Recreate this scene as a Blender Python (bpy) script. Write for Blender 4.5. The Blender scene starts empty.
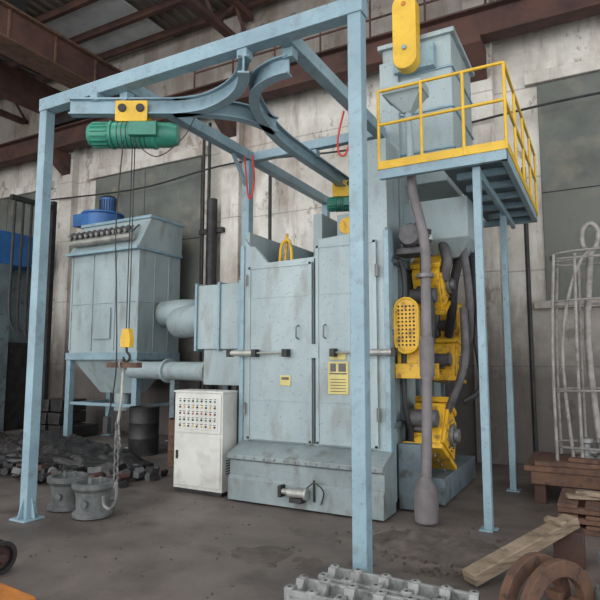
import bpy, bmesh, math, random
from mathutils import Vector, Matrix, noise
random.seed(7)
S = bpy.context.scene
try:
    S.view_settings.view_transform = 'Standard'
except Exception: pass

# ---------------------------------------------------------------- materials
def srgb(r,g,b):
    f=lambda c:(c/255/12.92) if c/255<=0.04045 else ((c/255+0.055)/1.055)**2.4
    return (f(r),f(g),f(b),1)
def mat(name, c1, c2=None, rough=0.5, metal=0.0, scale=3.0, bump=0.05, lo=0.4, hi=0.7, stretch=None, c3=None, s3=14.0, spec=None, c4=None, k3=1.0):
    m=bpy.data.materials.new(name); m.use_nodes=True
    nt=m.node_tree; N=nt.nodes; L=nt.links
    b=N['Principled BSDF']; b.inputs['Metallic'].default_value=metal
    b.inputs['Roughness'].default_value=rough
    if spec is not None: b.inputs['Specular IOR Level'].default_value=spec
    tc=N.new('ShaderNodeTexCoord'); mp=N.new('ShaderNodeMapping')
    L.new(tc.outputs['Object'],mp.inputs['Vector'])
    if stretch: mp.inputs['Scale'].default_value=stretch
    n=N.new('ShaderNodeTexNoise'); n.inputs['Scale'].default_value=scale; n.inputs['Detail'].default_value=8; n.inputs['Roughness'].default_value=0.62
    L.new(mp.outputs[0],n.inputs['Vector'])
    r=N.new('ShaderNodeValToRGB'); r.color_ramp.elements[0].position=lo; r.color_ramp.elements[1].position=hi
    r.color_ramp.elements[0].color=c1; r.color_ramp.elements[1].color=c2 or c1
    L.new(n.outputs['Fac'],r.inputs['Fac'])
    out=r.outputs['Color']
    n2=N.new('ShaderNodeTexNoise'); n2.inputs['Scale'].default_value=s3; n2.inputs['Detail'].default_value=6
    L.new(mp.outputs[0],n2.inputs['Vector'])
    def layer(out,src,a,bb,col,k):
        r2=N.new('ShaderNodeValToRGB'); r2.color_ramp.elements[0].position=a; r2.color_ramp.elements[1].position=bb
        r2.color_ramp.elements[1].color=(k,k,k,1)
        L.new(src,r2.inputs['Fac'])
        mx=N.new('ShaderNodeMixRGB'); mx.inputs['Color2'].default_value=col
        L.new(r2.outputs['Color'],mx.inputs['Fac']); L.new(out,mx.inputs['Color1']); return mx.outputs['Color']
    if c3: out=layer(out,n2.outputs['Fac'],.55,.72,c3,k3)
    if c4:
        n4=N.new('ShaderNodeTexNoise'); n4.inputs['Scale'].default_value=38; n4.inputs['Detail'].default_value=4
        L.new(tc.outputs['Object'],n4.inputs['Vector']); out=layer(out,n4.outputs['Fac'],.62,.74,c4,.75)
    L.new(out,b.inputs['Base Color'])
    if bump:
        bp=N.new('ShaderNodeBump'); bp.inputs['Strength'].default_value=bump; bp.inputs['Distance'].default_value=0.02
        L.new(n2.outputs['Fac'],bp.inputs['Height']); L.new(bp.outputs[0],b.inputs['Normal'])
    return m
M={}
M['paint']=mat('blue_grey_paint',srgb(158,172,174),srgb(132,147,151),0.45,0,1.5,0.03,0.34,0.68,stretch=(1,1,.35),c3=srgb(122,122,116),s3=5,k3=.7,c4=srgb(108,104,96))
M['paintlow']=mat('scuffed_base_paint',srgb(140,152,154),srgb(112,122,124),0.5,0,2.5,0.04,0.34,0.66,stretch=(1,1,.5),c3=srgb(96,90,84),s3=6,k3=.8,c4=srgb(90,84,78))
M['frame']=mat('frame_paint',srgb(136,162,173),srgb(114,138,149),0.45,0,2.0,0.03,0.35,0.72,c3=srgb(106,116,119),s3=9,k3=.6,c4=srgb(98,96,90))
M['paintd']=mat('dusty_dark_paint',srgb(104,119,126),srgb(74,83,89),0.6,0,2.5,0.06,c3=srgb(72,68,64),s3=8)
M['yellow']=mat('yellow_paint',srgb(216,174,46),srgb(192,148,36),0.45,0,4,0.03,0.4,0.8,c4=srgb(140,114,60))
M['yelrust']=mat('worn_yellow_paint',srgb(214,166,36),srgb(178,132,36),0.5,0,5,0.06,0.5,0.8,c3=srgb(110,82,44),s3=10,k3=.9,c4=srgb(96,78,52))
M['green']=mat('green_paint',srgb(48,128,106),srgb(36,98,84),0.4,0,5,0.02)
M['blue']=mat('blue_paint',srgb(46,98,156),srgb(34,76,122),0.45,0,3,0.03)
M['white']=mat('white_enamel',srgb(206,206,200),srgb(186,185,178),0.4,0,2,0.01,c3=srgb(160,154,144),s3=5,k3=.5)
M['dark']=mat('dark_metal',srgb(58,56,56),srgb(36,35,36),0.55,0.4,6,0.08)
M['motor']=mat('dusty_motor_grey',srgb(92,90,92),srgb(62,60,62),0.6,0.1,6,0.08)
M['grey']=mat('grey_steel',srgb(120,120,118),srgb(88,88,88),0.45,0.35,5,0.05)
M['galv']=mat('galvanised_steel',srgb(170,170,164),srgb(128,126,122),0.42,0.4,6,0.04)
M['rod']=mat('dull_steel_rod',srgb(150,147,144),srgb(108,103,99),0.55,0.2,8,0.04)
M['hose']=mat('rubber_hose',srgb(48,47,50),srgb(30,30,32),0.6,0,8,0.02)
M['pipe']=mat('dusty_pipe',srgb(118,113,114),srgb(88,83,85),0.6,0.1,3,0.04)
M['iron']=mat('cast_iron',srgb(104,106,106),srgb(72,74,74),0.65,0.1,8,0.15)
M['cast']=mat('dull_grey_casting',srgb(150,151,150),srgb(112,113,112),0.65,0.1,10,0.2,c3=srgb(84,83,80),s3=14)
M['rust']=mat('rusty_steel',srgb(102,74,58),srgb(70,52,44),0.85,0.0,6,0.2,c3=srgb(54,45,40))
M['rustd']=mat('dark_rusty_girder',srgb(88,60,52),srgb(54,41,39),0.8,0.1,2,0.1)
M['wood']=mat('old_wood',srgb(146,129,110),srgb(102,87,72),0.8,0,3,0.2,stretch=(1,1,8),c3=srgb(86,73,62),s3=6)
M['red']=mat('red_hose',srgb(200,50,38),srgb(170,40,30),0.5,0,4,0)
M['label']=mat('warning_label',srgb(198,184,116),srgb(174,160,98),0.5,0,4,0)
M['black']=mat('black_plastic',srgb(34,34,36),srgb(20,20,22),0.45,0,4,0.1)
M['scrap']=mat('scrap_black',srgb(40,38,38),srgb(18,18,19),0.4,0.0,5,0.5,c3=srgb(66,62,60),s3=12)
M['olive']=mat('boarded_window',srgb(104,107,101),srgb(78,81,77),0.7,0,1.2,0.05,c3=srgb(122,118,105),s3=2.5)
M['soil']=mat('dirt',srgb(92,84,78),srgb(64,58,54),0.95,0,6,0.5)
M['orange']=mat('orange_paint',srgb(190,118,48),srgb(140,86,40),0.55,0,5,0.05)
M['floor']=mat('dusty_concrete_floor',srgb(122,112,105),srgb(76,69,66),0.58,0,0.9,0.35,0.3,0.64,c3=srgb(64,58,55),s3=2.6,k3=.75,c4=srgb(66,60,57))
def wall_mat():
    m=bpy.data.materials.new('stained_plaster_wall'); m.use_nodes=True
    nt=m.node_tree;N=nt.nodes;L=nt.links;b=N['Principled BSDF'];b.inputs['Roughness'].default_value=0.9
    tc=N.new('ShaderNodeTexCoord')
    def noisen(sc,st,det=8):
        mp=N.new('ShaderNodeMapping');mp.inputs['Scale'].default_value=st;L.new(tc.outputs['Object'],mp.inputs[0])
        n=N.new('ShaderNodeTexNoise');n.inputs['Scale'].default_value=sc;n.inputs['Detail'].default_value=det;n.inputs['Roughness'].default_value=0.68
        L.new(mp.outputs[0],n.inputs['Vector']);return n
    def ramp(src,a,bb,c1,c2):
        r=N.new('ShaderNodeValToRGB');r.color_ramp.elements[0].position=a;r.color_ramp.elements[1].position=bb
        r.color_ramp.elements[0].color=c1;r.color_ramp.elements[1].color=c2;L.new(src,r.inputs[0]);return r.outputs[0]
    n1=noisen(0.8,(1,1,1)); base=ramp(n1.outputs[0],0.38,0.66,srgb(216,212,204),srgb(172,165,156))
    n2=noisen(1.5,(1,1,0.2)); st=ramp(n2.outputs[0],0.5,0.62,(0,0,0,1),(1,1,1,1))
    mx=N.new('ShaderNodeMixRGB');mx.inputs[2].default_value=srgb(132,113,100)
    k=N.new('ShaderNodeMath');k.operation='MULTIPLY';k.inputs[1].default_value=0.65;L.new(st,k.inputs[0])
    L.new(k.outputs[0],mx.inputs[0]);L.new(base,mx.inputs[1])
    n5=noisen(2.2,(1,1,.7)); fl=ramp(n5.outputs[0],0.58,0.62,(0,0,0,1),(.6,.6,.6,1))
    mxf=N.new('ShaderNodeMixRGB');mxf.inputs[2].default_value=srgb(116,104,95);L.new(fl,mxf.inputs[0]);L.new(mx.outputs[0],mxf.inputs[1])
    sp=N.new('ShaderNodeSeparateXYZ');L.new(tc.outputs['Object'],sp.inputs[0])
    fr=N.new('ShaderNodeMath');fr.operation='PINGPONG';fr.inputs[1].default_value=0.75;L.new(sp.outputs[2],fr.inputs[0])
    lt=N.new('ShaderNodeMath');lt.operation='LESS_THAN';lt.inputs[1].default_value=0.011;L.new(fr.outputs[0],lt.inputs[0])
    kk=N.new('ShaderNodeMath');kk.operation='MULTIPLY';kk.inputs[1].default_value=.5;L.new(lt.outputs[0],kk.inputs[0])
    mx2=N.new('ShaderNodeMixRGB');mx2.inputs[2].default_value=srgb(110,100,94);L.new(kk.outputs[0],mx2.inputs[0]);L.new(mxf.outputs[0],mx2.inputs[1])
    n3=noisen(2.5,(1,1,1)); ad=N.new('ShaderNodeMath');ad.operation='MULTIPLY_ADD';ad.inputs[1].default_value=1.2;L.new(n3.outputs[0],ad.inputs[0]);L.new(sp.outputs[2],ad.inputs[2])
    mr=N.new('ShaderNodeMapRange');mr.inputs['From Min'].default_value=1.9;mr.inputs['From Max'].default_value=3.6;mr.inputs['To Min'].default_value=0.88;mr.inputs['To Max'].default_value=0;L.new(ad.outputs[0],mr.inputs[0])
    mx3=N.new('ShaderNodeMixRGB');mx3.inputs[2].default_value=srgb(76,70,68);L.new(mr.outputs[0],mx3.inputs[0]);L.new(mx2.outputs[0],mx3.inputs[1])
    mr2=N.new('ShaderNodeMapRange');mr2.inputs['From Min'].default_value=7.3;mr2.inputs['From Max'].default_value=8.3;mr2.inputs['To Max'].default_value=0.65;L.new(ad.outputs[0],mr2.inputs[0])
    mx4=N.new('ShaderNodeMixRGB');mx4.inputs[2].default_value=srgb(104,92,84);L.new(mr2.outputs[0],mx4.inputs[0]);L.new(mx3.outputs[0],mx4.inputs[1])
    L.new(mx4.outputs[0],b.inputs['Base Color'])
    bp=N.new('ShaderNodeBump');bp.inputs['Strength'].default_value=0.3;bp.inputs['Distance'].default_value=0.03;L.new(n3.outputs[0],bp.inputs['Height']);L.new(bp.outputs[0],b.inputs['Normal'])
    return m
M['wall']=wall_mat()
M['roof']=mat('roof_sheet',srgb(114,104,97),srgb(84,76,71),0.8,0,1.0,0.05)
M['sky']=mat('translucent_roof_sheet',srgb(200,203,203),srgb(174,176,174),0.6,0,2,0.02)

# ---------------------------------------------------------------- builders
class Obj:
    def __init__(s,name): s.name=name; s.parts={}
    def p(s,part,m):
        if part not in s.parts: s.parts[part]=(bmesh.new(),m)
        return s.parts[part][0]
    def done(s,bevel=0.006):
        allv=[v.co.copy() for bm,_ in s.parts.values() for v in bm.verts]
        lo=Vector([min(v[i] for v in allv) for i in range(3)]);hi=Vector([max(v[i] for v in allv) for i in range(3)])
        c=Vector(((lo.x+hi.x)/2,(lo.y+hi.y)/2,lo.z))
        single=len(s.parts)==1
        if not single:
            e=bpy.data.objects.new(s.name,None);e.empty_display_size=0.2;e.location=c;S.collection.objects.link(e)
        for k,(bm,m) in s.parts.items():
            bmesh.ops.recalc_face_normals(bm,faces=bm.faces)
            me=bpy.data.meshes.new(k);bm.to_mesh(me);bm.free()
            me.materials.append(M[m])
            o=bpy.data.objects.new(s.name if single else k,me);S.collection.objects.link(o)
            if not single:
                o.parent=e;o.matrix_parent_inverse=Matrix.Translation(-c)
            for f in me.polygons: f.use_smooth=True
            try: me.set_sharp_from_angle(angle=math.radians(35))
            except Exception: pass
            if bevel:
                b=o.modifiers.new('bevel','BEVEL');b.width=bevel;b.segments=2;b.limit_method='ANGLE';b.angle_limit=math.radians(50)
def box(bm,x0,x1,y0,y1,z0,z1,mx=None):
    r=bmesh.ops.create_cube(bm,size=1)
    T=Matrix.Translation(((x0+x1)/2,(y0+y1)/2,(z0+z1)/2))@Matrix.Diagonal((abs(x1-x0),abs(y1-y0),abs(z1-z0),1))
    if mx is not None: T=mx@T
    bmesh.ops.transform(bm,matrix=T,verts=r['verts'])
def frus(bm,a,za,b,zb):
    q=lambda r,z:[bm.verts.new((r[0],r[2],z)),bm.verts.new((r[1],r[2],z)),bm.verts.new((r[1],r[3],z)),bm.verts.new((r[0],r[3],z))]
    A=q(a,za);B=q(b,zb);bm.faces.new(A);bm.faces.new(B)
    for i in range(4): bm.faces.new((A[i],A[(i+1)%4],B[(i+1)%4],B[i]))
def cyl(bm,p0,p1,r0,r1=None,seg=24):
    if r1 is None:r1=r0
    p0=Vector(p0);p1=Vector(p1);d=p1-p0
    q=d.to_track_quat('Z','Y').to_matrix().to_4x4()
    bmesh.ops.create_cone(bm,cap_ends=True,segments=seg,radius1=r0,radius2=r1,depth=d.length,matrix=Matrix.Translation((p0+p1)/2)@q)
def smooth(pts,n=8,closed=False):
    P=[Vector(p) for p in pts];out=[];m=len(P)
    for i in range(m if closed else m-1):
        if closed: a,b,c,d=P[(i-1)%m],P[i],P[(i+1)%m],P[(i+2)%m]
        else: a,b,c,d=P[max(i-1,0)],P[i],P[i+1],P[min(i+2,m-1)]
        for k in range(n):
            t=k/n
            out.append(0.5*((2*b)+(c-a)*t+(2*a-5*b+4*c-d)*t*t+(3*b-a-3*c+d)*t**3))
    if not closed: out.append(P[-1])
    return out
def tube(bm,pts,r,seg=10,closed=False,sm=0):
    if sm: pts=smooth(pts,sm,closed)
    P=[Vector(p) for p in pts];m=len(P);rings=[];nrm=None
    for i in range(m):
        if closed: t=(P[(i+1)%m]-P[(i-1)%m]).normalized()
        else: t=(P[min(i+1,m-1)]-P[max(i-1,0)]).normalized()
        if nrm is None: nrm=t.orthogonal().normalized()
        nrm=(nrm-t*nrm.dot(t)).normalized();bn=t.cross(nrm)
        rings.append([bm.verts.new(P[i]+(nrm*math.cos(a)+bn*math.sin(a))*r) for a in [2*math.pi*k/seg for k in range(seg)]])
    for i in range(m if closed else m-1):
        A=rings[i];B=rings[(i+1)%m]
        for k in range(seg): bm.faces.new((A[k],A[(k+1)%seg],B[(k+1)%seg],B[k]))
    if not closed: bm.faces.new(rings[0]);bm.faces.new(rings[-1])
def sweep(bm,pts,sec):
    P=[Vector(p) for p in pts];m=len(P);up=Vector((0,0,1));rings=[]
    for i in range(m):
        t=(P[min(i+1,m-1)]-P[max(i-1,0)]).normalized();s=t.cross(up).normalized()
        rings.append([bm.verts.new(P[i]+s*a+up*b) for a,b in sec])
    n=len(sec)
    for i in range(m-1):
        for k in range(n): bm.faces.new((rings[i][k],rings[i][(k+1)%n],rings[i+1][(k+1)%n],rings[i+1][k]))
    bm.faces.new(rings[0]);bm.faces.new(rings[-1])
def Isec(w,h,t=0.012):
    return [(-w/2,-h/2),(w/2,-h/2),(w/2,-h/2+t),(t/2,-h/2+t),(t/2,h/2-t),(w/2,h/2-t),(w/2,h/2),(-w/2,h/2),(-w/2,h/2-t),(-t/2,h/2-t),(-t/2,-h/2+t),(-w/2,-h/2+t)]
def prism(bm,poly,axis,a,b):
    def V(u,v,w): return {'Y':(u,w,v),'X':(w,u,v),'Z':(u,v,w)}[axis]
    A=[bm.verts.new(V(u,v,a)) for u,v in poly];B=[bm.verts.new(V(u,v,b)) for u,v in poly]
    bm.faces.new(A);bm.faces.new(B);n=len(poly)
    for i in range(n): bm.faces.new((A[i],A[(i+1)%n],B[(i+1)%n],B[i]))
def lathe(bm,c,prof,seg=32,axis='Z'):
    c=Vector(c);rings=[]
    def pt(r,h,a):
        x,y=r*math.cos(a),r*math.sin(a)
        return c+Vector({'Z':(x,y,h),'X':(h,x,y),'Y':(x,h,y)}[axis])
    for r,h in prof: rings.append([bm.verts.new(pt(r,h,2*math.pi*k/seg)) for k in range(seg)])
    for i in range(len(rings)-1):
        for k in range(seg): bm.faces.new((rings[i][k],rings[i][(k+1)%seg],rings[i+1][(k+1)%seg],rings[i+1][k]))
    if prof[0][0]>1e-4: bm.faces.new(rings[0])
    if prof[-1][0]>1e-4: bm.faces.new(rings[-1])
def stadium(cx,cz,r,hl,n=12):
    pts=[]
    for k in range(n+1):
        a=math.pi*k/n; pts.append((cx+r*math.cos(a),cz+hl+r*math.sin(a)))
    for k in range(n+1):
        a=math.pi+math.pi*k/n; pts.append((cx+r*math.cos(a),cz-hl+r*math.sin(a)))
    return pts

# ---------------------------------------------------------------- room shell
o=Obj('floor');bm=o.p('floor','floor');box(bm,-18,8,-4,9.6,-0.2,0);o.done(0)
o=Obj('wall_back')
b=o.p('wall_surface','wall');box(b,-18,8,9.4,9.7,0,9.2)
b=o.p('window_boarding','olive')
for cx in (-14.1,-9.1,0.9): box(b,cx-1.62,cx+1.62,9.36,9.42,2.5,6.0)
b=o.p('window_boarding_joints','dark')
for cx in (-14.1,-9.1,0.9): box(b,cx-1.62,cx+1.62,9.355,9.37,4.2,4.22);box(b,cx-.01,cx+.01,9.355,9.37,2.5,6.0)
b=o.p('pilasters','wall')
for cx in (-11.6,-6.6,-1.6,3.4): box(b,cx-.22,cx+.22,9.2,9.42,0,9.2)
b=o.p('sills','wall')
for cx in (-14.1,-9.1,0.9): box(b,cx-1.8,cx+1.8,9.28,9.42,2.38,2.5);box(b,cx-1.8,cx+1.8,9.3,9.42,6.0,6.2)
o.done(0.01)
o=Obj('added_shade_wall_left');box(o.p('w','wall'),-18.2,-17.9,-4,9.6,0,9.2);o.done(0)  # unseen wall beyond the frame, added to darken the left side
o=Obj('ceiling')
b=o.p('roof_sheets','roof')
box(b,-18,8,-4,9.6,9.1,9.25)
for x in [-18+i*0.25 for i in range(104)]: box(b,x,x+.07,-4,9.4,9.04,9.1)
b=o.p('translucent_strip','sky');box(b,-11.2,-8.4,7.6,9.4,9.02,9.05)
b=o.p('purlins','rustd')
for y in (2,4,6,7.4,8.3,9.1): box(b,-18,8,y-.05,y+.05,8.85,9.0)
o.done(0)
for X in (-13.5,-6.2,1.5):
    o=Obj('roof_truss')
    b=o.p('truss','rustd')
    box(b,X-.08,X+.08,-4,9.3,8.7,8.84);box(b,X-.08,X+.08,-4,9.3,7.95,8.07)
    for i in range(10):
        y=-3.6+i*1.3
        tube(b,[(X,y,8.0),(X,y+.65,8.75),(X,y+1.3,8.0)],0.04,6)
    o.done(0)
o=Obj('crane_runway_beam')
b=o.p('girder','rustd');sweep(b,[(-17.8,8.85,6.95),(7.8,8.85,6.95)],Isec(.3,.5,.03))
b=o.p('rail','dark');box(b,-17.8,7.8,8.82,8.88,7.2,7.27)
b=o.p('brackets','rustd')
for X in (-11.6,-6.6,-1.6,3.4): prism(b,[(9.2,6.7),(8.65,6.7),(8.65,6.58),(9.2,6.2)],'X',X-.15,X+.15)
b=o.p('walkway','dark');box(b,-7.5,7.8,8.95,9.19,7.22,7.26)
b=o.p('walkway_railing','rustd')
for i in range(16): X=-7.4+i; cyl(b,(X,8.98,7.26),(X,8.98,8.2),.02,seg=8)
for z in (7.7,8.2): cyl(b,(-7.4,8.98,z),(7.6,8.98,z),.02,seg=8)
o.done(0)
o=Obj('overhead_crane')
b=o.p('bridge_girder','rustd');box(b,-9.75,-9.35,-3.5,9.0,7.45,8.05);box(b,-11.6,-11.2,-3.5,9.0,7.45,8.05)
b=o.p('flanges','rust');box(b,-9.85,-9.25,-3.5,9.0,8.05,8.1);box(b,-9.85,-9.25,-3.5,9.0,7.42,7.46)
for i in range(12): box(b,-9.36,-9.32,-3+i,-2.95+i,7.46,8.05)
b=o.p('end_carriage','dark');box(b,-12.0,-8.9,8.7,9.0,7.28,7.75)
b=o.p('trolley','dark');box(b,-11.5,-9.4,5.0,6.4,8.1,8.45);cyl(b,(-11.2,5.7,8.3),(-9.8,5.7,8.3),.25)
o.done(0.01)
o=Obj('wall_conduit')
b=o.p('pipes','dark')
for X,z1 in ((-7.25,6.6),(-7.1,6.6),(-5.6,5.4),(-12.2,5.2),(-.95,4.6)): cyl(b,(X,9.16,0.2),(X,9.16,z1),.035,seg=10)
cyl(b,(-6.95,9.08,0.0),(-6.95,9.08,4.9),.11,seg=12)
box(b,-7.3,-6.7,9.1,9.2,2.0,2.1);box(b,-7.3,-6.7,9.1,9.2,4.2,4.3)
tube(b,[(-12,9.12,5.6),(-9,9.12,5.45),(-6.5,9.12,5.6),(-3.5,9.12,5.4),(0,9.12,5.55),(4,9.12,5.4)],.02,8,sm=8)
o.done(0)

# ---------------------------------------------------------------- gantry frame
o=Obj('gantry_frame')
h=.056
b=o.p('posts','frame')
for x,y,zt in ((-5.2,3.85,4.28),(-1.57,3.85,4.28),(-4.12,6.16,4.28),(-4.12,8.6,4.28)): box(b,x-h,x+h,y-h,y+h,0.015,zt)
b=o.p('base_plates','frame')
for x,y in ((-5.2,3.85),(-1.57,3.85),(-4.12,8.6)):
    box(b,x-.12,x+.12,y-.12,y+.12,0,0.02)
for x,y in ((-5.2,3.85),):
    for s in (-1,1):
        prism(b,[(y+s*h,.02),(y+s*.12,.02),(y+s*h,.22)],'X',x-.008,x+.008)
        prism(b,[(x+s*h,.02),(x+s*.12,.02),(x+s*h,.22)],'Y',y-.008,y+.008)
b=o.p('front_beam','frame');box(b,-5.26,-1.5,3.785,3.915,4.28,4.42)
b=o.p('depth_beams','frame');box(b,-2.32,-2.2,3.915,6.3,4.29,4.42);box(b,-4.18,-4.06,3.915,8.68,4.29,4.42)
box(b,-4.06,-2.32,6.2,6.3,4.3,4.42)
b=o.p('end_cap','frame');box(b,-1.65,-1.49,3.77,3.93,4.42,4.6)
b=o.p('knee_braces','frame')
tube(b,[(-4.12,6.16,3.9),(-4.12,5.8,4.29)],.03,8)
o.done()

o=Obj('monorail_track')
sec=Isec(.1,.17,.016);Z=4.14
b=o.p('left_branch','frame')
sweep(b,smooth([(-4.62,3.68,Z),(-4.2,3.91,Z),(-3.8,4.12,Z),(-3.45,4.32,Z),(-3.15,4.62,Z),(-3.02,5.05,Z)],8),sec)
b=o.p('right_branch','frame')
sweep(b,smooth([(-2.27,4.02,Z),(-2.45,4.03,Z),(-2.68,4.14,Z),(-2.86,4.38,Z),(-3.0,4.75,Z),(-3.12,5.3,Z),(-3.15,6.0,Z),(-3.15,7.6,Z)],8),sec)
b=o.p('cross_arc','frame')
sweep(b,smooth([(-3.7,4.18,Z),(-3.4,4.25,Z),(-3.1,4.2,Z),(-2.85,4.08,Z),(-2.68,3.92,Z),(-2.6,3.8,Z)],8),sec)
b=o.p('hangers','frame')
for x,y in ((-4.12,3.95),(-2.27,4.03),(-3.15,6.25),(-4.4,3.82),(-2.62,3.85)): box(b,x-.05,x+.05,y-.05,y+.05,4.2,4.285)
o.done(0)

def hoist(name,cx,cy,zc,L,r,ang,hook=True):
    o=Obj(name)
    MX=Matrix.Translation((cx,cy,zc))@Matrix.Rotation(ang,4,'Z')
    def seal():
        for k,(bm,_) in o.parts.items(): bmesh.ops.transform(bm,matrix=MX,verts=bm.verts[:])
    b=o.p('drum','green')
    lathe(b,(0,0,0),[(0,-L*.22),(r*.95,-L*.22),(r*.98,-L*.2),(r*.98,L*.2),(r*.95,L*.22),(0,L*.22)],28,'X')
    lathe(b,(0,0,0),[(0,-L*.5),(r*.7,-L*.5),(r*.85,-L*.47),(r*.88,-L*.26),(r*1.05,-L*.25),(r*1.05,-L*.22),(0,-L*.22)],28,'X')
    lathe(b,(0,0,0),[(0,L*.22),(r*1.05,L*.22),(r*1.05,L*.26),(r*.92,L*.27),(r*.92,L*.42),(r*.8,L*.47),(r*.75,L*.5),(0,L*.5)],28,'X')
    for k in range(16):
        a=k*math.pi/8;box(b,-L*.45,-L*.27,-.008,.008,r*.84,r*.96,Matrix.Rotation(a,4,'X'))
    box(b,L*.0,L*.3,-r*1.35,-r*.9,-r*.5,r*.5)
    b=o.p('drum_grooves','dark')
    for i in range(7): x=-L*.15+i*L*.05; lathe(b,(x,0,0),[(r*.9,-.006),(r*1.0,-.004),(r*1.0,.004),(r*.9,.006)],28,'X')
    b=o.p('trolley','yellow')
    for s in (-1,1):
        box(b,-.17,.15,s*.07-.008,s*.07+.008,r*.9,.33)
    box(b,-.16,.14,-.08,.08,r*.85,r*.85+.04)
    b=o.p('wheels','dark')
    for s in (-1,1):
        for dx in (-.1,.08): cyl(b,(dx,s*.025,4.1-zc),(dx,s*.095,4.1-zc),.042,seg=16)
    seal()
    if hook:
        b=o.p('wire_rope','dark')
        for dx in (-.015,.02): cyl(b,(cx+dx-.0,cy,zc-r*.9),(cx+dx,cy,1.9),.006,seg=6)
        b=o.p('hook_block','yellow')
        prism(b,[(cx-.055,1.72),(cx+.055,1.72),(cx+.065,1.8),(cx+.04,1.9),(cx-.04,1.9),(cx-.065,1.8)],'Y',cy-.03,cy+.03)
        b=o.p('hook','dark')
        tube(b,[(cx,cy,1.74),(cx,cy,1.68),(cx+.035,cy,1.65),(cx+.04,cy,1.61),(cx,cy,1.58),(cx-.035,cy,1.6),(cx-.04,cy,1.63)],.012,8,sm=5)
        b=o.p('pendant_cable','dark')
        tube(b,[(cx+.1,cy-r,zc-.1),(cx+.35,cy-.05,zc-.3),(cx+.55,cy+.1,zc-.1),(cx+.62,cy+.2,zc+.15)],.006,6,sm=8)
        tube(b,[(cx-.0,cy-r,zc-.1),(cx-.06,cy-r,2.9),(cx-.02,cy-r,2.2),(cx-.05,cy-r*.6,1.5),(cx-.16,cy-r*.4,1.05)],.007,6,sm=8)
        box(b,cx-.19,cx-.13,cy-.09,cy-.04,.9,1.06)
    o.done(0.003)
hoist('electric_hoist',-4.05,3.99,3.85,.9,.135,math.radians(28))
hoist('electric_hoist',-3.15,7.2,3.82,.5,.11,math.radians(20),False)
o=Obj('lifting_chain_sling')
b=o.p('spreader_bar','rust');box(b,-4.28,-3.88,3.955,4.025,1.525,1.575)
b=o.p('strap','galv');tube(b,[(-4.09,3.99,1.53),(-4.10,3.99,1.2),(-4.14,3.99,.98)],.014,8)
b=o.p('strap_loop','galv');tube(b,[(-4.09,3.955,1.5),(-4.09,3.935,1.57),(-4.09,3.99,1.61),(-4.09,4.045,1.57),(-4.09,4.02,1.5)],.01,6,sm=4)
b=o.p('chain','grey')
z=.98;k=0
while z>.42:
    c=Vector((-4.14,3.99,z));w=.024;hh=.042
    ax=(1,0) if k%2 else (0,1)
    pts=[c+Vector((ax[0]*w*math.cos(a),ax[1]*w*math.cos(a),hh*math.sin(a))) for a in [i*math.pi/5 for i in range(10)]]
    tube(b,pts,.009,6,closed=True);z-=.062;k+=1
z=.95
while z>.75:
    c=Vector((-4.14+.05*(.98-z)*3,3.98,z));pts=[c+Vector((.02*math.cos(a),.008,.036*math.sin(a))) for a in [i*math.pi/5 for i in range(10)]]
    tube(b,pts,.007,6,closed=True);z-=.055
b=o.p('grab_hook','grey')
tube(b,[(-4.14,3.99,.45),(-4.12,3.99,.36),(-4.13,3.99,.26),(-4.2,3.99,.19),(-4.28,3.99,.22),(-4.29,3.99,.3)],.018,8,sm=6)
o.done(0)
for pts in ([(-4.04,5.95,4.28),(-4.0,5.95,3.95),(-3.96,5.93,3.72),(-3.91,5.93,3.7),(-3.88,5.95,3.95),(-3.93,5.97,4.28)],
            [(-2.34,5.35,4.28),(-2.4,5.33,4.0),(-2.38,5.3,3.8),(-2.3,5.3,3.78),(-2.24,5.3,4.0),(-2.28,5.33,4.28)]):
    o=Obj('air_hose');b=o.p('h','red');tube(b,pts,.011,8,sm=8);o.done(0)

# ---------------------------------------------------------------- blasting machine
o=Obj('shot_blasting_machine')
X0,X1,YF=-3.9,-2.04,5.75
ZB=.66
b=o.p('chamber_body','paint')
box(b,X0,X1,5.83,8.1,.1,2.78)
box(b,X0,X0+.06,5.8,8.1,2.7,3.2)
box(b,-2.3,X1,5.83,6.25,2.7,4.1)
b=o.p('front_frame','paint')
prism(b,[(X0,.5),(X1,.5),(X1,3.06),(-2.86,3.0),(-2.86,2.86),(-2.92,2.8),(-3.55,2.78),(-3.74,3.0),(-3.8,3.0),(X0,3.12)],'Y',5.76,5.83)
b=o.p('doors','paint')
for x0,x1,zt in ((X0+.1,-2.93,2.74),(-2.87,X1-.1,2.92)):
    box(b,x0,x1,5.72,5.76,ZB,zt)
b=o.p('door_stiffeners','paint')
for x0,x1,zt in ((X0+.1,-2.93,2.74),(-2.87,X1-.1,2.92)):
    for x in (x0+.015,x1-.015): box(b,x-.02,x+.02,5.71,5.72,ZB,zt)
    for z in (ZB+.02,zt-.02): box(b,x0,x1,5.71,5.72,z-.015,z+.015)
    box(b,x0,x1,5.716,5.72,2.34,2.348);box(b,x0,x1,5.716,5.72,1.12,1.128)
box(b,-2.965,-2.835,5.705,5.73,1.62,1.78)
b=o.p('corner_angles','frame')
for x in (X0-.01,X1+.01): box(b,x-.03,x+.03,5.74,5.9,.1,3.02)
b=o.p('hinges','grey')
for z in (.95,2.5):
    for x in (X0+.08,X1-.08): cyl(b,(x,5.69,z),(x,5.69,z+.14),.02,seg=10)
for x in (-3.1,-2.75): tube(b,[(x,5.72,2.0),(x,5.66,1.98),(x,5.66,1.86),(x,5.72,1.84)],.01,6)
b=o.p('gap_seal','dark');box(b,-2.915,-2.885,5.75,5.765,ZB,2.78)
b=o.p('pneumatic_cylinders','galv')
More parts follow.
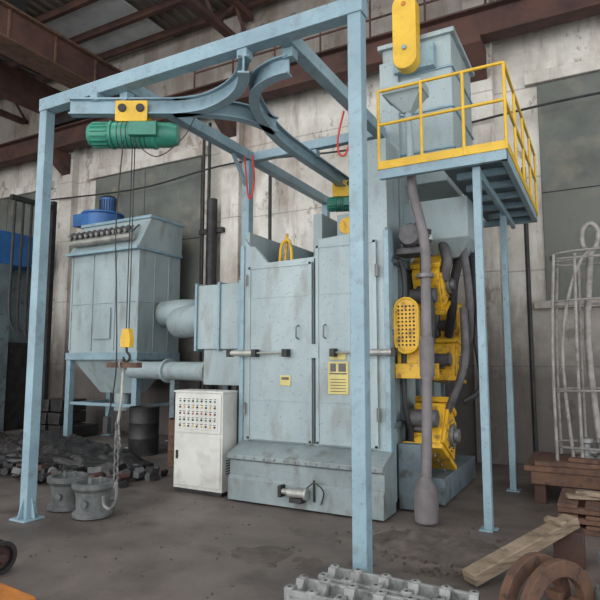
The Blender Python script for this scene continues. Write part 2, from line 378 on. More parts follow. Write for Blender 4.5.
for xa,xb,xr in ((-4.02,-3.66,-3.25),(-1.92,-2.3,-2.62)):
    cyl(b,(xa,5.66,1.68),(xb,5.66,1.68),.036,seg=16);cyl(b,(xb,5.66,1.68),(xr,5.66,1.68),.012,seg=8)
b=o.p('cylinder_caps','dark')
for xa,xb in ((-4.05,-4.0),(-3.69,-3.63),(-1.95,-1.9),(-2.33,-2.27),(-3.27,-3.2),(-2.66,-2.6)): box(b,min(xa,xb),max(xa,xb),5.615,5.715,1.635,1.725)
b=o.p('labels','label');box(b,-3.34,-3.2,5.708,5.716,1.3,1.42);box(b,-2.72,-2.47,5.708,5.716,1.22,1.58);box(b,-2.7,-2.5,5.708,5.716,1.6,1.68)
b=o.p('label_print','motor')
box(b,-2.7,-2.49,5.704,5.71,1.44,1.455);box(b,-2.69,-2.62,5.704,5.71,1.47,1.56);box(b,-2.59,-2.5,5.704,5.71,1.47,1.56);box(b,-3.32,-3.22,5.704,5.71,1.37,1.4)
for i in range(5): box(b,-2.69,-2.5,5.704,5.71,1.25+i*.033,1.257+i*.033)
b=o.p('base_trough','paintlow')
prism(b,[(5.46,.02),(5.8,.02),(5.8,.64),(5.7,.64),(5.4,.53),(5.4,.48),(5.46,.46)],'X',-3.86,-1.98)
prism(b,[(5.42,.02),(5.46,.02),(5.46,.3),(5.42,.26)],'X',-3.86,-1.98)
b=o.p('trough_bolts','grey')
for i in range(14): x=-3.75+i*.13; cyl(b,(x,5.39,.505),(x,5.41,.505),.012,seg=8)
b=o.p('outlet_motor','galv')
cyl(b,(-3.02,5.34,.2),(-2.82,5.34,.2),.045,seg=16);cyl(b,(-2.82,5.34,.2),(-2.79,5.34,.2),.06,seg=16);cyl(b,(-3.12,5.36,.2),(-3.02,5.36,.2),.03,seg=16)
b=o.p('outlet_bracket','dark');box(b,-3.0,-2.85,5.32,5.42,.1,.15);box(b,-2.75,-2.73,5.39,5.41,.12,.34);box(b,-3.14,-3.1,5.32,5.42,.14,.26)
tube(b,[(-2.82,5.34,.24),(-2.72,5.36,.32),(-2.62,5.38,.24),(-2.66,5.4,.1)],.008,6,sm=6)
b=o.p('side_ribs','paintd')
for y in (6.2,6.8,7.4,8.0): box(b,X1,X1+.05,y-.03,y+.03,.1,2.75)
for z in (.9,1.9,2.7): box(b,X1,X1+.05,5.83,8.1,z-.03,z+.03)
b=o.p('roof_vestibule','paint')
box(b,-3.35,-3.22,6.6,8.0,2.78,3.55);box(b,-3.0,-2.35,6.6,8.0,2.78,3.5)
frus(b,(-3.0,-2.35,6.3,6.6),2.78,(-3.0,-2.35,6.5,6.6),3.2)
box(b,-3.6,-3.5,6.2,7.8,2.75,3.1)
b=o.p('hood_clamps','yelrust')
cyl(b,(-2.75,6.35,3.28),(-2.75,6.55,3.28),.11,seg=20)
tube(b,[(-3.55,6.05,2.8),(-3.52,6.05,3.05),(-3.42,6.05,3.1),(-3.38,6.05,2.95),(-3.38,6.05,2.8)],.02,8,sm=4)
tube(b,[(-3.5,6.1,2.8),(-3.47,6.1,3.2)],.02,8)
def wheel(cy,cz,tilt,s=1.0,xo=0.0,n=0):
    MX=Matrix.Translation((X1+.05+xo,cy,cz))@Matrix.Rotation(tilt,4,'X')@Matrix.Diagonal((s,s,s,1))
    def tr(bb,fn):
        vs=set(bb.verts);fn();new=[v for v in bb.verts if v not in vs];bmesh.ops.transform(bb,matrix=MX,verts=new)
    b=o.p('blast_wheel_housing_%d'%n,'yelrust')
    tr(b,lambda:prism(b,[(-.3,-.22),(.3,-.22),(.24,.26),(.1,.34),(-.1,.34),(-.24,.26)],'X',.05,.38))
    tr(b,lambda:box(b,0.0,.42,-.34,.34,-.27,-.22))
    tr(b,lambda:box(b,.03,.4,-.2,.2,.3,.36))
    tr(b,lambda:prism(b,[(-.26,-.18),(.26,-.18),(.2,.22),(-.2,.22)],'X',.38,.41))
    b1=o.p('blast_wheel_hub_%d'%n,'grey')
    tr(b1,lambda:cyl(b1,(.41,0,0),(.45,0,0),.12,seg=28))
    tr(b1,lambda:cyl(b1,(.45,0,0),(.5,0,0),.07,seg=20))
    for k in range(10):
        a=k*math.pi/5
        tr(b1,lambda:cyl(b1,(.41,.16*math.cos(a),.16*math.sin(a)),(.43,.16*math.cos(a),.16*math.sin(a)),.014,seg=6))
    for yy in (-.3,-.15,0,.15,.3):
        tr(b1,lambda:cyl(b1,(.3,yy,-.3),(.3,yy,-.2),.014,seg=6))
        tr(b1,lambda:cyl(b1,(.12,yy,-.3),(.12,yy,-.2),.014,seg=6))
    b2=o.p('blast_wheel_motor_%d'%n,'motor')
    tr(b2,lambda:cyl(b2,(.05,-.4,.02),(.36,-.4,.02),.09,seg=20))
    tr(b2,lambda:box(b2,.1,.25,-.36,-.2,-.1,.1))
wheel(6.7,2.5,math.radians(28),.95,0,1)
wheel(7.25,1.55,math.radians(-6),.85,.05,2)
wheel(6.5,.75,math.radians(-28),1.05,.0,3)
wheel(7.7,2.1,math.radians(12),.7,.05,4)
b=o.p('belt_guard','yelrust')
prism(b,stadium(-1.86,1.97,.13,.17),'Y',5.88,5.97)
box(b,-2.0,-1.62,5.9,6.3,1.4,1.56);box(b,-2.0,-1.72,5.98,6.2,1.5,1.8)
b=o.p('belt_guard_rim','yellow')
tube(b,[(x,5.875,z) for x,z in stadium(-1.86,1.97,.13,.17,8)],.014,6,closed=True)
b=o.p('guard_perforations','black')
for i in range(5):
    for j in range(11):
        x=-1.86+(i-2)*.042;z=1.97+(j-5)*.042
        dz=max(abs(z-1.97)-.17,0)
        if math.hypot(x+1.86,dz)<.11: cyl(b,(x,5.872,z),(x,5.885,z),.012,seg=8)
b=o.p('drive_motor','motor')
cyl(b,(-1.82,5.95,2.98),(-1.82,6.35,2.98),.13,seg=24);cyl(b,(-1.82,5.9,2.98),(-1.82,5.95,2.98),.115,.13,seg=24)
for k in range(18):
    a=k*math.pi/9;box(b,-.006,.006,5.98,6.32,.125,.15,Matrix.Translation((-1.82,0,2.98))@Matrix.Rotation(a,4,'Y'))
box(b,-2.0,-1.65,6.0,6.3,2.78,2.85)
b=o.p('hoses','hose')
tube(b,[(-1.5,6.9,3.1),(-1.5,6.85,2.8),(-1.55,6.8,2.5),(-1.6,6.9,2.2),(-1.7,7.1,1.9)],.055,12,sm=6)
tube(b,[(-1.38,7.1,3.1),(-1.38,7.1,2.7),(-1.4,7.2,2.3),(-1.5,7.3,2.0)],.05,12,sm=6)
tube(b,[(-1.72,6.3,3.1),(-1.75,6.25,2.6),(-1.7,6.3,2.1),(-1.75,6.3,1.5),(-1.8,6.4,1.1)],.05,12,sm=6)
tube(b,[(-1.95,6.0,2.7),(-1.9,5.98,2.4),(-1.93,5.98,1.2),(-1.9,6.1,.8),(-1.95,6.2,.4)],.03,10,sm=6)
tube(b,[(-1.3,7.0,2.95),(-1.28,6.95,2.4),(-1.35,7.0,1.9),(-1.3,7.0,1.3),(-1.5,6.9,1.1)],.035,10,sm=6)
b=o.p('shot_feed_pipes','motor')
tube(b,[(-1.62,6.6,3.0),(-1.55,6.5,2.75),(-1.62,6.55,2.55)],.06,12,sm=6)
tube(b,[(-1.42,6.75,3.0),(-1.35,6.7,2.4),(-1.4,6.9,1.9),(-1.5,7.1,1.75)],.045,12,sm=6)
tube(b,[(-1.4,6.6,2.2),(-1.38,6.5,1.6),(-1.5,6.45,1.2),(-1.6,6.5,1.0)],.045,12,sm=6)
b=o.p('hose_clamps','galv')
for c in ((-1.5,6.9,3.0),(-1.38,7.1,2.95),(-1.72,6.3,3.0)): cyl(b,(c[0],c[1],c[2]-.03),(c[0],c[1],c[2]+.03),.065,seg=16)
b=o.p('rear_base','paintd');box(b,-2.04,-1.6,6.3,8.0,.02,.3);box(b,-2.0,-1.75,5.95,6.2,.02,.7)
o.done()

o=Obj('bucket_elevator')
b=o.p('casing','paint');box(b,-2.3,-2.06,6.38,6.75,2.8,5.3)
b=o.p('separator','paint')
box(b,-2.28,-1.42,6.45,7.6,4.05,5.55);box(b,-2.33,-1.37,6.4,7.65,5.5,5.56)
frus(b,(-2.28,-1.42,6.45,7.6),4.05,(-2.15,-1.55,6.6,7.4),3.75)
box(b,-2.1,-1.3,6.5,7.4,3.02,3.5);frus(b,(-2.1,-1.3,6.5,7.4),3.02,(-1.9,-1.45,6.7,7.2),2.82)
b=o.p('ribs','frame')
for z in (4.1,4.6,5.1): box(b,-2.3,-1.4,6.43,7.62,z-.015,z+.015)
b=o.p('head_pulley_guard','yellow')
prism(b,stadium(-1.9,5.52,.145,.33),'Y',6.15,6.32)
b=o.p('guard_plate','frame');cyl(b,(-1.9,6.12,5.3),(-1.9,6.15,5.3),.03,seg=8);box(b,-2.1,-1.6,6.32,6.46,5.1,5.4)
b=o.p('guard_badge','orange');cyl(b,(-1.9,6.14,5.86),(-1.9,6.15,5.86),.03,seg=12)
o.done()

o=Obj('abrasive_feed_pipe')
b=o.p('funnel','paint');
frus(b,(-2.0,-1.56,5.62,5.92),4.6,(-2.0,-1.56,5.62,5.92),4.5);frus(b,(-1.99,-1.57,5.63,5.91),4.5,(-1.8,-1.72,5.73,5.83),4.3)
b=o.p('upper_tube','paint');cyl(b,(-1.76,5.78,4.32),(-1.74,5.78,3.72),.04,seg=16)
b=o.p('lower_pipe','pipe')
tube(b,[(-1.74,5.78,3.72),(-1.73,5.78,3.45),(-1.7,5.76,3.3),(-1.62,5.72,3.0),(-1.58,5.7,2.7),(-1.58,5.68,2.3),(-1.58,5.64,1.4),(-1.59,5.6,.6),(-1.6,5.58,.3)],.052,18,sm=6)
lathe(b,(-1.58,5.66,1.62),[(.055,-.22),(.075,-.18),(.075,.18),(.055,.22)],20)
lathe(b,(-1.6,5.58,0),[(.07,0),(.11,.03),(.12,.2),(.105,.36),(.07,.42),(.055,.46)],24)
b=o.p('flange','grey');cyl(b,(-1.585,5.69,2.45),(-1.585,5.69,2.49),.085,seg=20)
o.done(0)

o=Obj('access_platform')
XL,XR,YA,YB,ZD=-2.02,-.72,5.55,8.4,3.63
b=o.p('deck_frame','frame')
box(b,XL,XR,YA,YA+.06,ZD-.1,ZD);box(b,XL,XR,YB-.07,YB,ZD-.1,ZD);box(b,XR-.06,XR,YA,YB,ZD-.1,ZD)
for i in range(1,6): y=YA+i*.48; box(b,-1.3,XR-.07,y-.03,y+.03,ZD-.09,ZD-.02)
b=o.p('deck_grating','paintd');box(b,-1.4,XR-.07,YA+.06,YB-.07,ZD-.02,ZD);box(b,XL,-1.4,YA+.06,5.7,ZD-.02,ZD)
b=o.p('toe_board','yellow')
box(b,XL,XR,YA-.012,YA,ZD-.0,ZD+.09);box(b,XR,XR+.012,YA,YB,ZD-.0,ZD+.09)
b=o.p('railing','yellow')
r=.017
ztop=ZD+.88
for z in (ztop,ZD+.5): 
    cyl(b,(XL,YA,z),(XR,YA,z),r,seg=12);cyl(b,(XR,YA,z),(XR,YB,z),r,seg=12)
for x in (XL,-1.55,-1.12,XR): cyl(b,(x,YA,ZD),(x,YA,ztop),r,seg=12)
for i in range(1,5): y=YA+(YB-YA)*i/4; cyl(b,(XR,y,ZD),(XR,y,ztop),r,seg=12)
b=o.p('legs','frame')
for x,y in ((-1.03,5.68),(-1.05,7.5)):
    box(b,x-.038,x+.038,y-.038,y+.038,.012,ZD-.1);box(b,x-.08,x+.08,y-.08,y+.08,0,.014)
box(b,-1.05,-1.0,5.7,8.3,ZD-.18,ZD-.1)
o.done(0.003)

# ---------------------------------------------------------------- control cabinet
o=Obj('control_cabinet')
x0,x1,y0,y1=-4.73,-4.0,5.5,5.8
b=o.p('body','white');box(b,x0,x1,y0,y1,.05,1.2);box(b,x0-.012,x1+.012,y0-.015,y1,1.2,1.225)
b=o.p('plinth','dark');box(b,x0+.01,x1-.01,y0+.01,y1-.01,0,.05)
b=o.p('door','white');box(b,x0+.02,x1-.02,y0-.014,y0,.09,.7);box(b,x0+.02,x1-.02,y0-.014,y0,.72,1.18)
b=o.p('button_panel','white');box(b,x0+.06,x1-.06,y0-.018,y0-.014,.76,1.14)
b=o.p('buttons_dark','black')
b1=o.p('buttons_red','red');b2=o.p('buttons_green','green');b3=o.p('buttons_yellow','yellow')
for i in range(9):
    for j in range(5):
        t=[b,b1,b2,b3,b,b][(i*3+j*2)%6];x=x0+.1+i*.066;z=.8+j*.075
        cyl(t,(x,y0-.03,z),(x,y0-.018,z),.012,seg=10)
        box(b,x-.018,x+.018,y0-.02,y0-.018,z+.022,z+.03)
b=o.p('handle','dark');box(b,x0+.05,x0+.075,y0-.03,y0-.014,.4,.5)
for i in range(6): box(b,x1,x1+.004,y0+.07,y1-.07,.25+i*.03,.262+i*.03)
o.done(0.004)

# ---------------------------------------------------------------- dust collector
o=Obj('dust_collector')
x0,x1,y0,y1=-9.45,-7.6,7.75,8.9
b=o.p('body','paint')
box(b,x0,x1,y0,y1,1.72,3.75)
prism(b,[(y0-.1,3.7),(y1,3.7),(y1,4.36),(y0+.25,4.36)],'X',x0,x1+.03)
b=o.p('roof_lip','frame');box(b,x0-.04,x1+.06,y0+.2,y1+.03,4.34,4.4);box(b,x0-.05,x1+.05,y0-.14,y1,3.68,3.74)
b=o.p('seams','paint')
for x in (x0+.02,x0+.62,x0+1.23,x1-.02): box(b,x-.02,x+.02,y0-.02,y0,1.78,3.68)
box(b,x0,x1,y0-.015,y0,2.69,2.71)
for y in (y0+.4,y0+.8): box(b,x1,x1+.015,y-.015,y+.015,1.78,3.68)
box(b,x1,x1+.015,y0,y1,2.69,2.71)
b=o.p('inspection_door','paint');box(b,x0+.7,x0+1.15,y0-.04,y0,2.0,2.6)
b=o.p('base_frame','frame');box(b,x0-.04,x1+.04,y0-.05,y1,1.6,1.74)
for x in (x0+.03,x1-.03):
    for y in (y0+.03,y1-.06): box(b,x-.06,x+.06,y-.06,y+.06,.012,1.6);box(b,x-.12,x+.12,y-.12,y+.12,0,.015)
for x in (x0+.03,x1-.03): box(b,x-.03,x+.03,y0,y1,.7,.76)
box(b,x0,x1,y0,y0+.05,.72,.78)
b=o.p('hopper','paint');frus(b,(x0+.05,x1-.05,y0+.05,y1-.05),1.62,(x0+.5,x1-.5,y0+.4,y1-.4),.95)
cyl(b,(-8.52,8.32,.95),(-8.52,8.32,.6),.16,seg=20)
b=o.p('pulse_valve_header','galv');cyl(b,(x0+.1,y0-.12,3.93),(x1-.1,y0-.12,3.93),.08,seg=16)
b=o.p('pulse_valves','motor');b4=o.p('pulse_valve_caps','galv')
for i in range(11):
    x=x0+.18+i*.15;cyl(b,(x,y0-.24,4.02),(x,y0-.12,4.1),.055,seg=12);cyl(b4,(x,y0-.26,4.01),(x,y0-.24,4.02),.035,seg=10);cyl(b,(x,y0-.1,4.0),(x,y0+.12,4.2),.02,seg=8)
b=o.p('fan_housing','blue')
cyl(b,(-9.3,8.35,4.4),(-9.3,8.35,4.66),.4,seg=32);cyl(b,(-9.3,8.35,4.66),(-9.3,8.35,4.7),.44,seg=32);box(b,-9.75,-9.35,7.95,8.2,4.4,4.66)
b=o.p('fan_motor','blue');cyl(b,(-9.15,8.35,4.7),(-9.15,8.35,5.02),.17,seg=24)
b=o.p('motor_fins','dark')
for k in range(20):
    a=k*math.pi/10;box(b,.165,.19,-.008,.008,4.74,4.98,Matrix.Translation((-9.15,8.35,0))@Matrix.Rotation(a,4,'Z'))
cyl(b,(-9.15,8.35,5.02),(-9.15,8.35,5.07),.18,.12,seg=24)
o.done()
o=Obj('exhaust_duct')
b=o.p('box_duct','paint');box(b,-5.1,-3.98,6.35,7.1,1.75,2.66);box(b,-5.0,-4.02,6.4,7.1,1.25,1.75)
b=o.p('duct_ribs','frame')
for x in (-5.1,-4.7,-4.35): box(b,x-.02,x+.02,6.32,7.13,1.72,2.69)
b=o.p('round_duct','paint')
tube(b,[(-5.12,6.75,2.2),(-5.5,6.85,2.2),(-6.0,7.1,2.2),(-6.3,7.6,2.25),(-6.45,8.1,2.4),(-6.9,8.35,2.5),(-7.55,8.4,2.5)],.25,24,sm=5)
b=o.p('duct_bands','frame')
cyl(b,(-5.17,6.76,2.2),(-5.11,6.75,2.2),.29,seg=24)
b=o.p('screw_conveyor','paint');cyl(b,(-7.5,7.55,1.42),(-5.0,6.85,1.42),.15,seg=20);cyl(b,(-5.3,6.93,1.42),(-5.25,6.92,1.42),.2,seg=20);cyl(b,(-6.4,7.24,1.42),(-6.35,7.23,1.42),.2,seg=20)
b=o.p('conveyor_stand','paintd');box(b,-5.0,-4.9,6.85,6.95,0,1.3);box(b,-6.3,-6.2,7.18,7.28,0,1.3)
o.done()
def drum(x,y,r,h,m,name='steel_drum'):
    o=Obj(name);b=o.p('shell',m)
    lathe(b,(x,y,0),[(r,0),(r,.02),(r*.97,.03),(r*.97,h*.33),(r,h*.35),(r*.97,h*.37),(r*.97,h*.65),(r,h*.67),(r*.97,h*.69),(r*.97,h-.02),(r,h),(r*.94,h),(r*.94,h-.03),(0,h-.03)],28);o.done(0)
drum(-5.75,6.9,.24,.7,'rust');drum(-7.0,7.35,.26,.8,'dark')

for (x,y) in ((-5.2,4.33),(-4.72,4.25)):
    o=Obj('cast_iron_pot');b=o.p('shell','iron')
    lathe(b,(x,y,0),[(.14,0),(.2,.01),(.2,.05),(.165,.07),(.17,.2),(.18,.26),(.2,.28),(.215,.3),(.215,.345),(.19,.35),(.17,.35),(.16,.3),(.1,.28),(0,.28)],32)
    b=o.p('lugs','iron')
    for k in range(3):
        a=k*2.1+.9;cyl(b,(x+.15*math.cos(a),y+.15*math.sin(a),.16),(x+.21*math.cos(a),y+.21*math.sin(a),.16),.035,seg=12)
        cyl(b,(x+.07*math.cos(a),y+.07*math.sin(a),.28),(x+.07*math.cos(a),y+.07*math.sin(a),.39),.02,seg=10)
    o.done(0.003)

def mound(name,cx,cy,rx,ry,h,m,seed,rough=.35,n=60,fr=3.1):
    bm=bmesh.new();vs=[]
    for i in range(n+1):
        row=[]
        for j in range(n+1):
            u=i/n*2-1;v=j/n*2-1;d=math.hypot(u,v)
            base=max(0,1-d*d)**.5
            nz=noise.noise(Vector((u*rx*fr,v*ry*fr,seed)))*rough+abs(noise.noise(Vector((u*rx*fr*2.5,v*ry*fr*2.5,seed))))*rough*.6
            z=base*h*(1+nz*1.6)-.01 if base>0 else -.01
            row.append(bm.verts.new((cx+u*rx,cy+v*ry,max(z,-.01))))
        vs.append(row)
    for i in range(n):
        for j in range(n): bm.faces.new((vs[i][j],vs[i+1][j],vs[i+1][j+1],vs[i][j+1]))
    me=bpy.data.meshes.new(name);bm.to_mesh(me);bm.free();me.materials.append(M[m])
    ob=bpy.data.objects.new(name,me);S.collection.objects.link(ob)
    for f in me.polygons:f.use_smooth=True
mound('tarp_covered_scrap_pile',-8.6,6.4,2.5,.75,.28,'scrap',3,.5,120,2.4)
mound('dirt_heap',-1.35,4.95,.62,.4,.07,'soil',5,.9,50)
mound('dirt_heap',-2.45,4.1,.45,.25,.02,'soil',9,.9,40)
o=Obj('scrap_castings')
b=o.p('pieces','iron')
rnd=random.Random(11)
b2=o.p('dark_pieces','dark');b3=o.p('rusty_pieces','rustd');b5=o.p('black_pieces','black')
for i in range(170):
    x=rnd.uniform(-9.4,-5.4);y=rnd.uniform(4.95,5.6)
    if x>-5.95: y=rnd.uniform(5.3,6.3)
    z=rnd.uniform(.03,.14)
    t=(b,b2,b5,b3,b2,b5,b5)[i%7]
    R=Matrix.Translation((x,y,z))@Matrix.Rotation(rnd.uniform(0,3),4,'Z')@Matrix.Rotation(rnd.uniform(-.5,.5),4,'X')
    s=rnd.uniform(.4,1.1)
    if i%3: box(t,-.12*s,.12*s,-.06*s,.06*s,-.03,.05,R)
    else: cyl(t,R@Vector((-.07*s,0,0)),R@Vector((.07*s,0,0)),rnd.uniform(.03,.07),seg=14)
o.done(0.005)

o=Obj('blue_press_machine')
b=o.p('crown','blue');box(b,-13.9,-11.75,7.6,8.9,3.75,4.5)
b=o.p('columns','paintd');box(b,-11.95,-11.75,7.65,8.0,.0,3.75);box(b,-13.8,-13.6,7.65,8.0,0,3.75);box(b,-12.9,-12.3,8.2,8.9,0,3.75)
b=o.p('lower_body','dark');box(b,-13.4,-12.0,7.7,8.9,.0,2.0);box(b,-13.0,-12.3,7.6,8.2,2.0,2.9)
b=o.p('ram','galv');cyl(b,(-12.6,8.0,2.9),(-12.6,8.0,3.75),.2)
b=o.p('guard','yelrust');box(b,-13.5,-11.3,7.2,7.25,1.55,1.62);box(b,-13.5,-11.3,7.2,7.25,1.1,1.14)
for x in (-13.5,-12.4,-11.35): box(b,x,x+.06,7.2,7.26,0,1.62)
o.done(.01)
o=Obj('cable_hanging_rack')
b=o.p('post','dark')
box(b,-10.95,-10.85,8.3,8.4,0,5.2);box(b,-10.95,-10.85,7.3,8.3,5.0,5.1)
for i in range(4): tube(b,[(-10.9,7.4+.2*i,5.0),(-10.88,7.38+.2*i,3.8),(-10.9,7.4+.2*i,2.6-.2*i),(-10.85,7.5+.2*i,2.2)],.03,8,sm=5)
o.done(0)
o=Obj('stacked_moulding_boxes')
b=o.p('boxes','scrap')
rnd=random.Random(5)
for i in range(3):
    x=-10.7+i*.38
    for k in range(rnd.randint(1,3)): box(b,x,x+.35,8.0+rnd.uniform(-.08,.08),8.7,k*.26,.24+k*.26)
o.done(.01)

# ---------------------------------------------------------------- right side
o=Obj('rusty_steel_table')
b=o.p('plates','rust')
box(b,-.85,1.3,6.9,8.0,.36,.42)
box(b,-.78,1.3,6.92,7.0,.22,.36)
b=o.p('supports','rustd')
for x in (-.76,.2,1.0):
    for y in (6.98,7.85): box(b,x,x+.12,y,y+.12,0,.36)
b=o.p('loose_boards','rust')
box(b,-.4,.4,-.08,.08,0,.045,Matrix.Translation((-.35,7.05,.42))@Matrix.Rotation(.12,4,'Z'))
box(b,-.5,.5,-.06,.06,0,.04,Matrix.Translation((.1,7.1,.465))@Matrix.Rotation(-.1,4,'Z'))
o.done()
o=Obj('timber_pallet_stack')
b=o.p('boards','rust')
for k in range(3):
    z=k*.09
    for j in range(3): box(b,-.45,.9,5.95+j*.3,6.03+j*.3,z,z+.05)
    for j in range(6): x=-.45+j*.235;box(b,x,x+.17,5.93,6.67,z+.05,z+.08)
b=o.p('loose_planks','wood')
box(b,-.5,.5,-.05,.05,0,.035,Matrix.Translation((.1,6.3,.27))@Matrix.Rotation(.3,4,'Z'))
box(b,-.5,.5,-.05,.05,0,.035,Matrix.Translation((.2,6.15,.305))@Matrix.Rotation(-.15,4,'Z'))
o.done(.004)
o=Obj('wire_rod_rack')
b=o.p('rods','rod')
cx,cy=-.05,7.55
z0=.43
def sq(a,rx,ry):
    c,s=math.cos(a),math.sin(a);e=.45
    return rx*math.copysign(abs(c)**e,c),ry*math.copysign(abs(s)**e,s)
def ring(z,rx,ry,tilt=0,r=.014):
    pts=[]
    for i in range(40):
        a=i*2*math.pi/40+.01;u,v=sq(a,rx,ry);pts.append((cx+u,cy+v,z+tilt*math.cos(a)))
    tube(b,pts,r,8,closed=True)
for u,v in ((-1,-1),(-.45,-1),(.3,-1),(1,-1),(1,1),(.3,1),(-.4,1),(-1,1)):
    tube(b,[(cx+.47*u,cy+.33*v,z0),(cx+.47*u,cy+.33*v,1.7),(cx+.41*u,cy+.3*v,2.85)],.018,8,sm=3)
for z,rx,t in ((.6,.49,0),(1.25,.49,.02),(2.3,.47,.02),(2.8,.44,.0),(2.88,.46,.03)): ring(z,rx,rx*.7,t)
tube(b,[(cx-.3,cy-.3,z0),(cx-.36,cy-.3,1.8),(cx-.1,cy-.3,2.8),(cx+.35,cy-.3,2.85)],.02,8,sm=5)
tube(b,[(cx+.4,cy-.28,z0),(cx+.3,cy-.3,1.9),(cx+.1,cy-.25,2.7)],.02,8,sm=5)
b=o.p('centre_lifting_bar','rod')
tube(b,[(cx-.02,cy,z0),(cx-.1,cy,1.8),(cx-.02,cy,2.9)],.04,12,sm=4)
tube(b,[(cx-.02,cy,2.88),(cx-.1,cy,3.0),(cx-.09,cy,3.18),(cx,cy,3.25),(cx+.07,cy,3.15),(cx+.05,cy,3.0)],.03,10,closed=True,sm=4)
b=o.p('castings_on_rack','cast')
for i,(dx,dy) in enumerate(((-.18,0),(0,.05),(.2,-.02))):
    x=cx+dx;lathe(b,(x,cy-.12+dy,z0),[(.06,0),(.09,.01),(.09,.05),(.05,.07),(.05,.2),(.08,.22),(.08,.26),(.04,.27),(0,.27)],16)
    box(b,x-.11,x+.11,cy-.14+dy,cy-.06+dy,z0+.1,z0+.15)
o.done(0)
def casting(x0,x1,y0,y1,name='engine_block_casting',n=5):
    o=Obj(name);b=o.p('block','cast')
    H=.17
    box(b,x0,x1,y0,y0+.03,0.0,H);box(b,x0,x1,y1-.03,y1,0,H);box(b,x0,x1,y0+.02,y1-.02,0,.07)
    w=(x1-x0)/n;m=(y0+y1)/2
    for i in range(n+1):
        x=x0+i*w;xa=max(x-.034,x0);xb=min(x+.034,x1)
        if i==0: xb=x0+.055
        if i==n: xa=x1-.055
        prof=[(y0,.05),(y1,.05),(y1,H+.01),(m+.045,H+.01)]+[(m+.045*math.cos(a),H+.01-.045*math.sin(a)) for a in [k*math.pi/8 for k in range(1,8)]]+[(m-.045,H+.01),(y0,H+.01)]
        prism(b,prof,'X',xa,xb)
    b2=o.p('bolt_bosses','cast');b3=o.p('bores','black')
    for i in range(n+1):
        x=min(max(x0+i*w,x0+.03),x1-.03)
        for y in (y0+.022,y1-.022):
            cyl(b2,(x,y,.02),(x,y,H+.014),.03,seg=16);cyl(b3,(x,y,H+.012),(x,y,H+.016),.012,seg=10)
    for i in range(n):
        cyl(b2,(x0+(i+.5)*w,y0-.012,.09),(x0+(i+.5)*w,y0+.01,.09),.045,seg=18);cyl(b3,(x0+(i+.5)*w,y0-.014,.09),(x0+(i+.5)*w,y0-.008,.09),.03,seg=18)
        cyl(b2,(x0+(i+.5)*w,m,.06),(x0+(i+.5)*w,m,.12),.04,seg=18);cyl(b3,(x0+(i+.5)*w,m,.118),(x0+(i+.5)*w,m,.122),.026,seg=18)
    o.done(.004)
casting(-1.74,-.74,3.48,3.71);casting(-1.84,-.9,3.2,3.44)
o=Obj('wooden_beam')
a=Vector((-.92,4.25,.05));c=Vector((-.28,5.05,.34));d=c-a
q=d.to_track_quat('X','Z').to_matrix().to_4x4()
b=o.p('plank','wood');box(b,0,d.length,-.07,.07,-.04,.045,Matrix.Translation(a)@q)
b=o.p('nailed_batten','wood');box(b,d.length-.2,d.length-.14,-.09,.09,.045,.08,Matrix.Translation(a)@q)
o.done(.008)
o=Obj('steel_billet')
box(o.p('b','rustd'),-.42,-.2,4.98,5.16,0,.265);o.done(.01)
o=Obj('channel_offcut')
b=o.p('c','rust');box(b,.0,.8,4.7,4.9,0,.03);box(b,.0,.8,4.7,4.73,0,.17);box(b,.0,.8,4.87,4.9,0,.17);o.done()
def arcplate(cx,cy,R,r,w,rot,tz=0):
    o=Obj('curved_rusty_plate');b=o.p('arc','rust')
    T=Matrix.Translation((cx,cy,tz))@Matrix.Rotation(rot,4,'Z')
    n=20
    prof=[(R*math.cos(math.pi*k/n),R*math.sin(math.pi*k/n)) for k in range(n+1)]+[(r*math.cos(math.pi*k/n),r*math.sin(math.pi*k/n)) for k in range(n,-1,-1)]
    prism(b,prof,'Y',-w/2,w/2)
    bmesh.ops.transform(b,matrix=T,verts=b.verts[:])
    b=o.p('lugs','rust')
    for s in (-1,1): box(b,s*r*.75 if s<0 else r*.75,s*r*1.0,-w*.9,w*.9,0,.06)
    bmesh.ops.transform(b,matrix=T,verts=b.verts[:])
    o.done(.005)
arcplate(-.47,4.12,.33,.23,.06,math.radians(58));arcplate(-.33,4.06,.33,.23,.06,math.radians(55))
o=Obj('machined_hub')
hx,hy=.03,4.33
b=o.p('hub','iron');lathe(b,(hx,hy,.0),[(.14,0),(.16,.02),(.16,.1),(.11,.14),(.1,.26),(.13,.28),(.13,.34),(.07,.34),(.06,.2),(0,.2)],28)
b=o.p('studs','grey')
for k in range(8): a=k*math.pi/4;cyl(b,(hx+.135*math.cos(a),hy+.135*math.sin(a),.1),(hx+.135*math.cos(a),hy+.135*math.sin(a),.13),.015,seg=8)
o.done(0)
o=Obj('orange_steel_plate')
b=o.p('p','orange');box(b,-.35,.35,-.12,.12,0,.05,Matrix.Translation((-3.72,2.5,0))@Matrix.Rotation(-.1,4,'Z'));box(b,-.3,-.2,-.1,.1,.05,.09,Matrix.Translation((-3.72,2.5,0))@Matrix.Rotation(-.1,4,'Z'));o.done()
o=Obj('old_wheel_rim')
b=o.p('rim','dark');lathe(b,(-4.1,2.8,.12),[(.09,-.06),(.12,-.06),(.12,-.04),(.1,-.03),(.1,.03),(.12,.04),(.12,.06),(.09,.06),(.09,-.06)],28,'X')
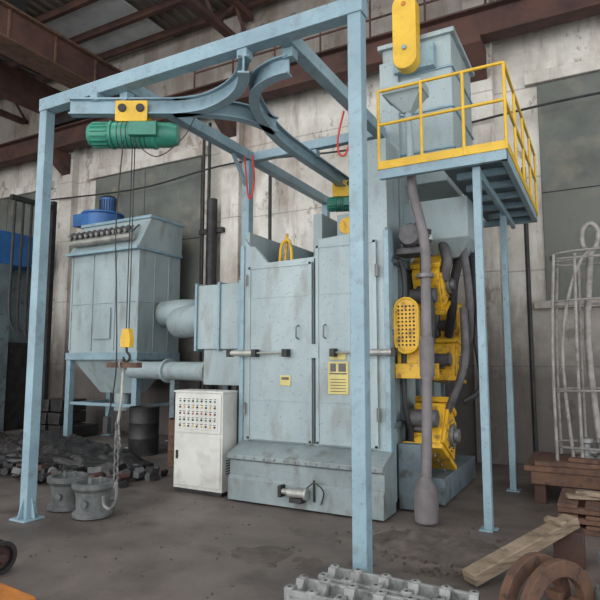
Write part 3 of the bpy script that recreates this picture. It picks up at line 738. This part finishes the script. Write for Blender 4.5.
b=o.p('hub','rustd');cyl(b,(-4.13,2.8,.12),(-4.08,2.8,.12),.09,seg=20);cyl(b,(-4.18,2.8,.12),(-4.02,2.8,.12),.03,seg=12);o.done(0)
o=Obj('floor_debris')
b=o.p('chips','soil')
rnd=random.Random(4)
for i in range(300):
    if i%3==0: x=rnd.uniform(-5.6,-2.0);y=rnd.uniform(3.0,5.3);s=rnd.uniform(.004,.011)
    else: x=rnd.gauss(-1.2,.45);y=rnd.gauss(4.85,.3);s=rnd.uniform(.006,.026)
    if x>-1.0 and y<5.2: x-=.6
    box(b,-s,s,-s*.7,s*.7,0,s,Matrix.Translation((x,y,-.001))@Matrix.Rotation(rnd.uniform(0,3),4,'Z'))
o.done(0)

# ---------------------------------------------------------------- light & camera
W=bpy.data.worlds.new('world');S.world=W;W.use_nodes=True
bg=W.node_tree.nodes['Background'];bg.inputs[0].default_value=(.95,.98,1,1);bg.inputs[1].default_value=2.1
ld=bpy.data.lights.new('daylight','SUN');ld.energy=1.5;ld.angle=math.radians(70);ld.color=(1,.985,.965)
lo=bpy.data.objects.new('daylight',ld);S.collection.objects.link(lo)
lo.rotation_euler=Vector((.25,1,-.4)).to_track_quat('-Z','Y').to_euler();lo.location=(-3,-5,6)
for nm,loc,sz,en in (('added_overhead_fill',(-8.5,3.5,8.7),(7,3),320),('added_overhead_fill',(-1.5,3.5,8.7),(6,3),130)):  # fill lamps added under the closed roof to brighten the back wall
    al=bpy.data.lights.new(nm,'AREA');al.shape='RECTANGLE';al.size=sz[0];al.size_y=sz[1];al.energy=en;al.color=(.95,.98,1)
    ao=bpy.data.objects.new(nm,al);S.collection.objects.link(ao);ao.location=loc;ao.rotation_euler=(math.radians(25),0,0)
cam=bpy.data.cameras.new('camera');co=bpy.data.objects.new('camera',cam);S.collection.objects.link(co)
cam.sensor_width=36;cam.sensor_fit='HORIZONTAL';cam.lens=36*560/600
co.location=(0,0,1.6)
co.rotation_euler=(math.radians(90+6.1),0,math.radians(28.3))
cam.clip_start=.05
S.camera=co
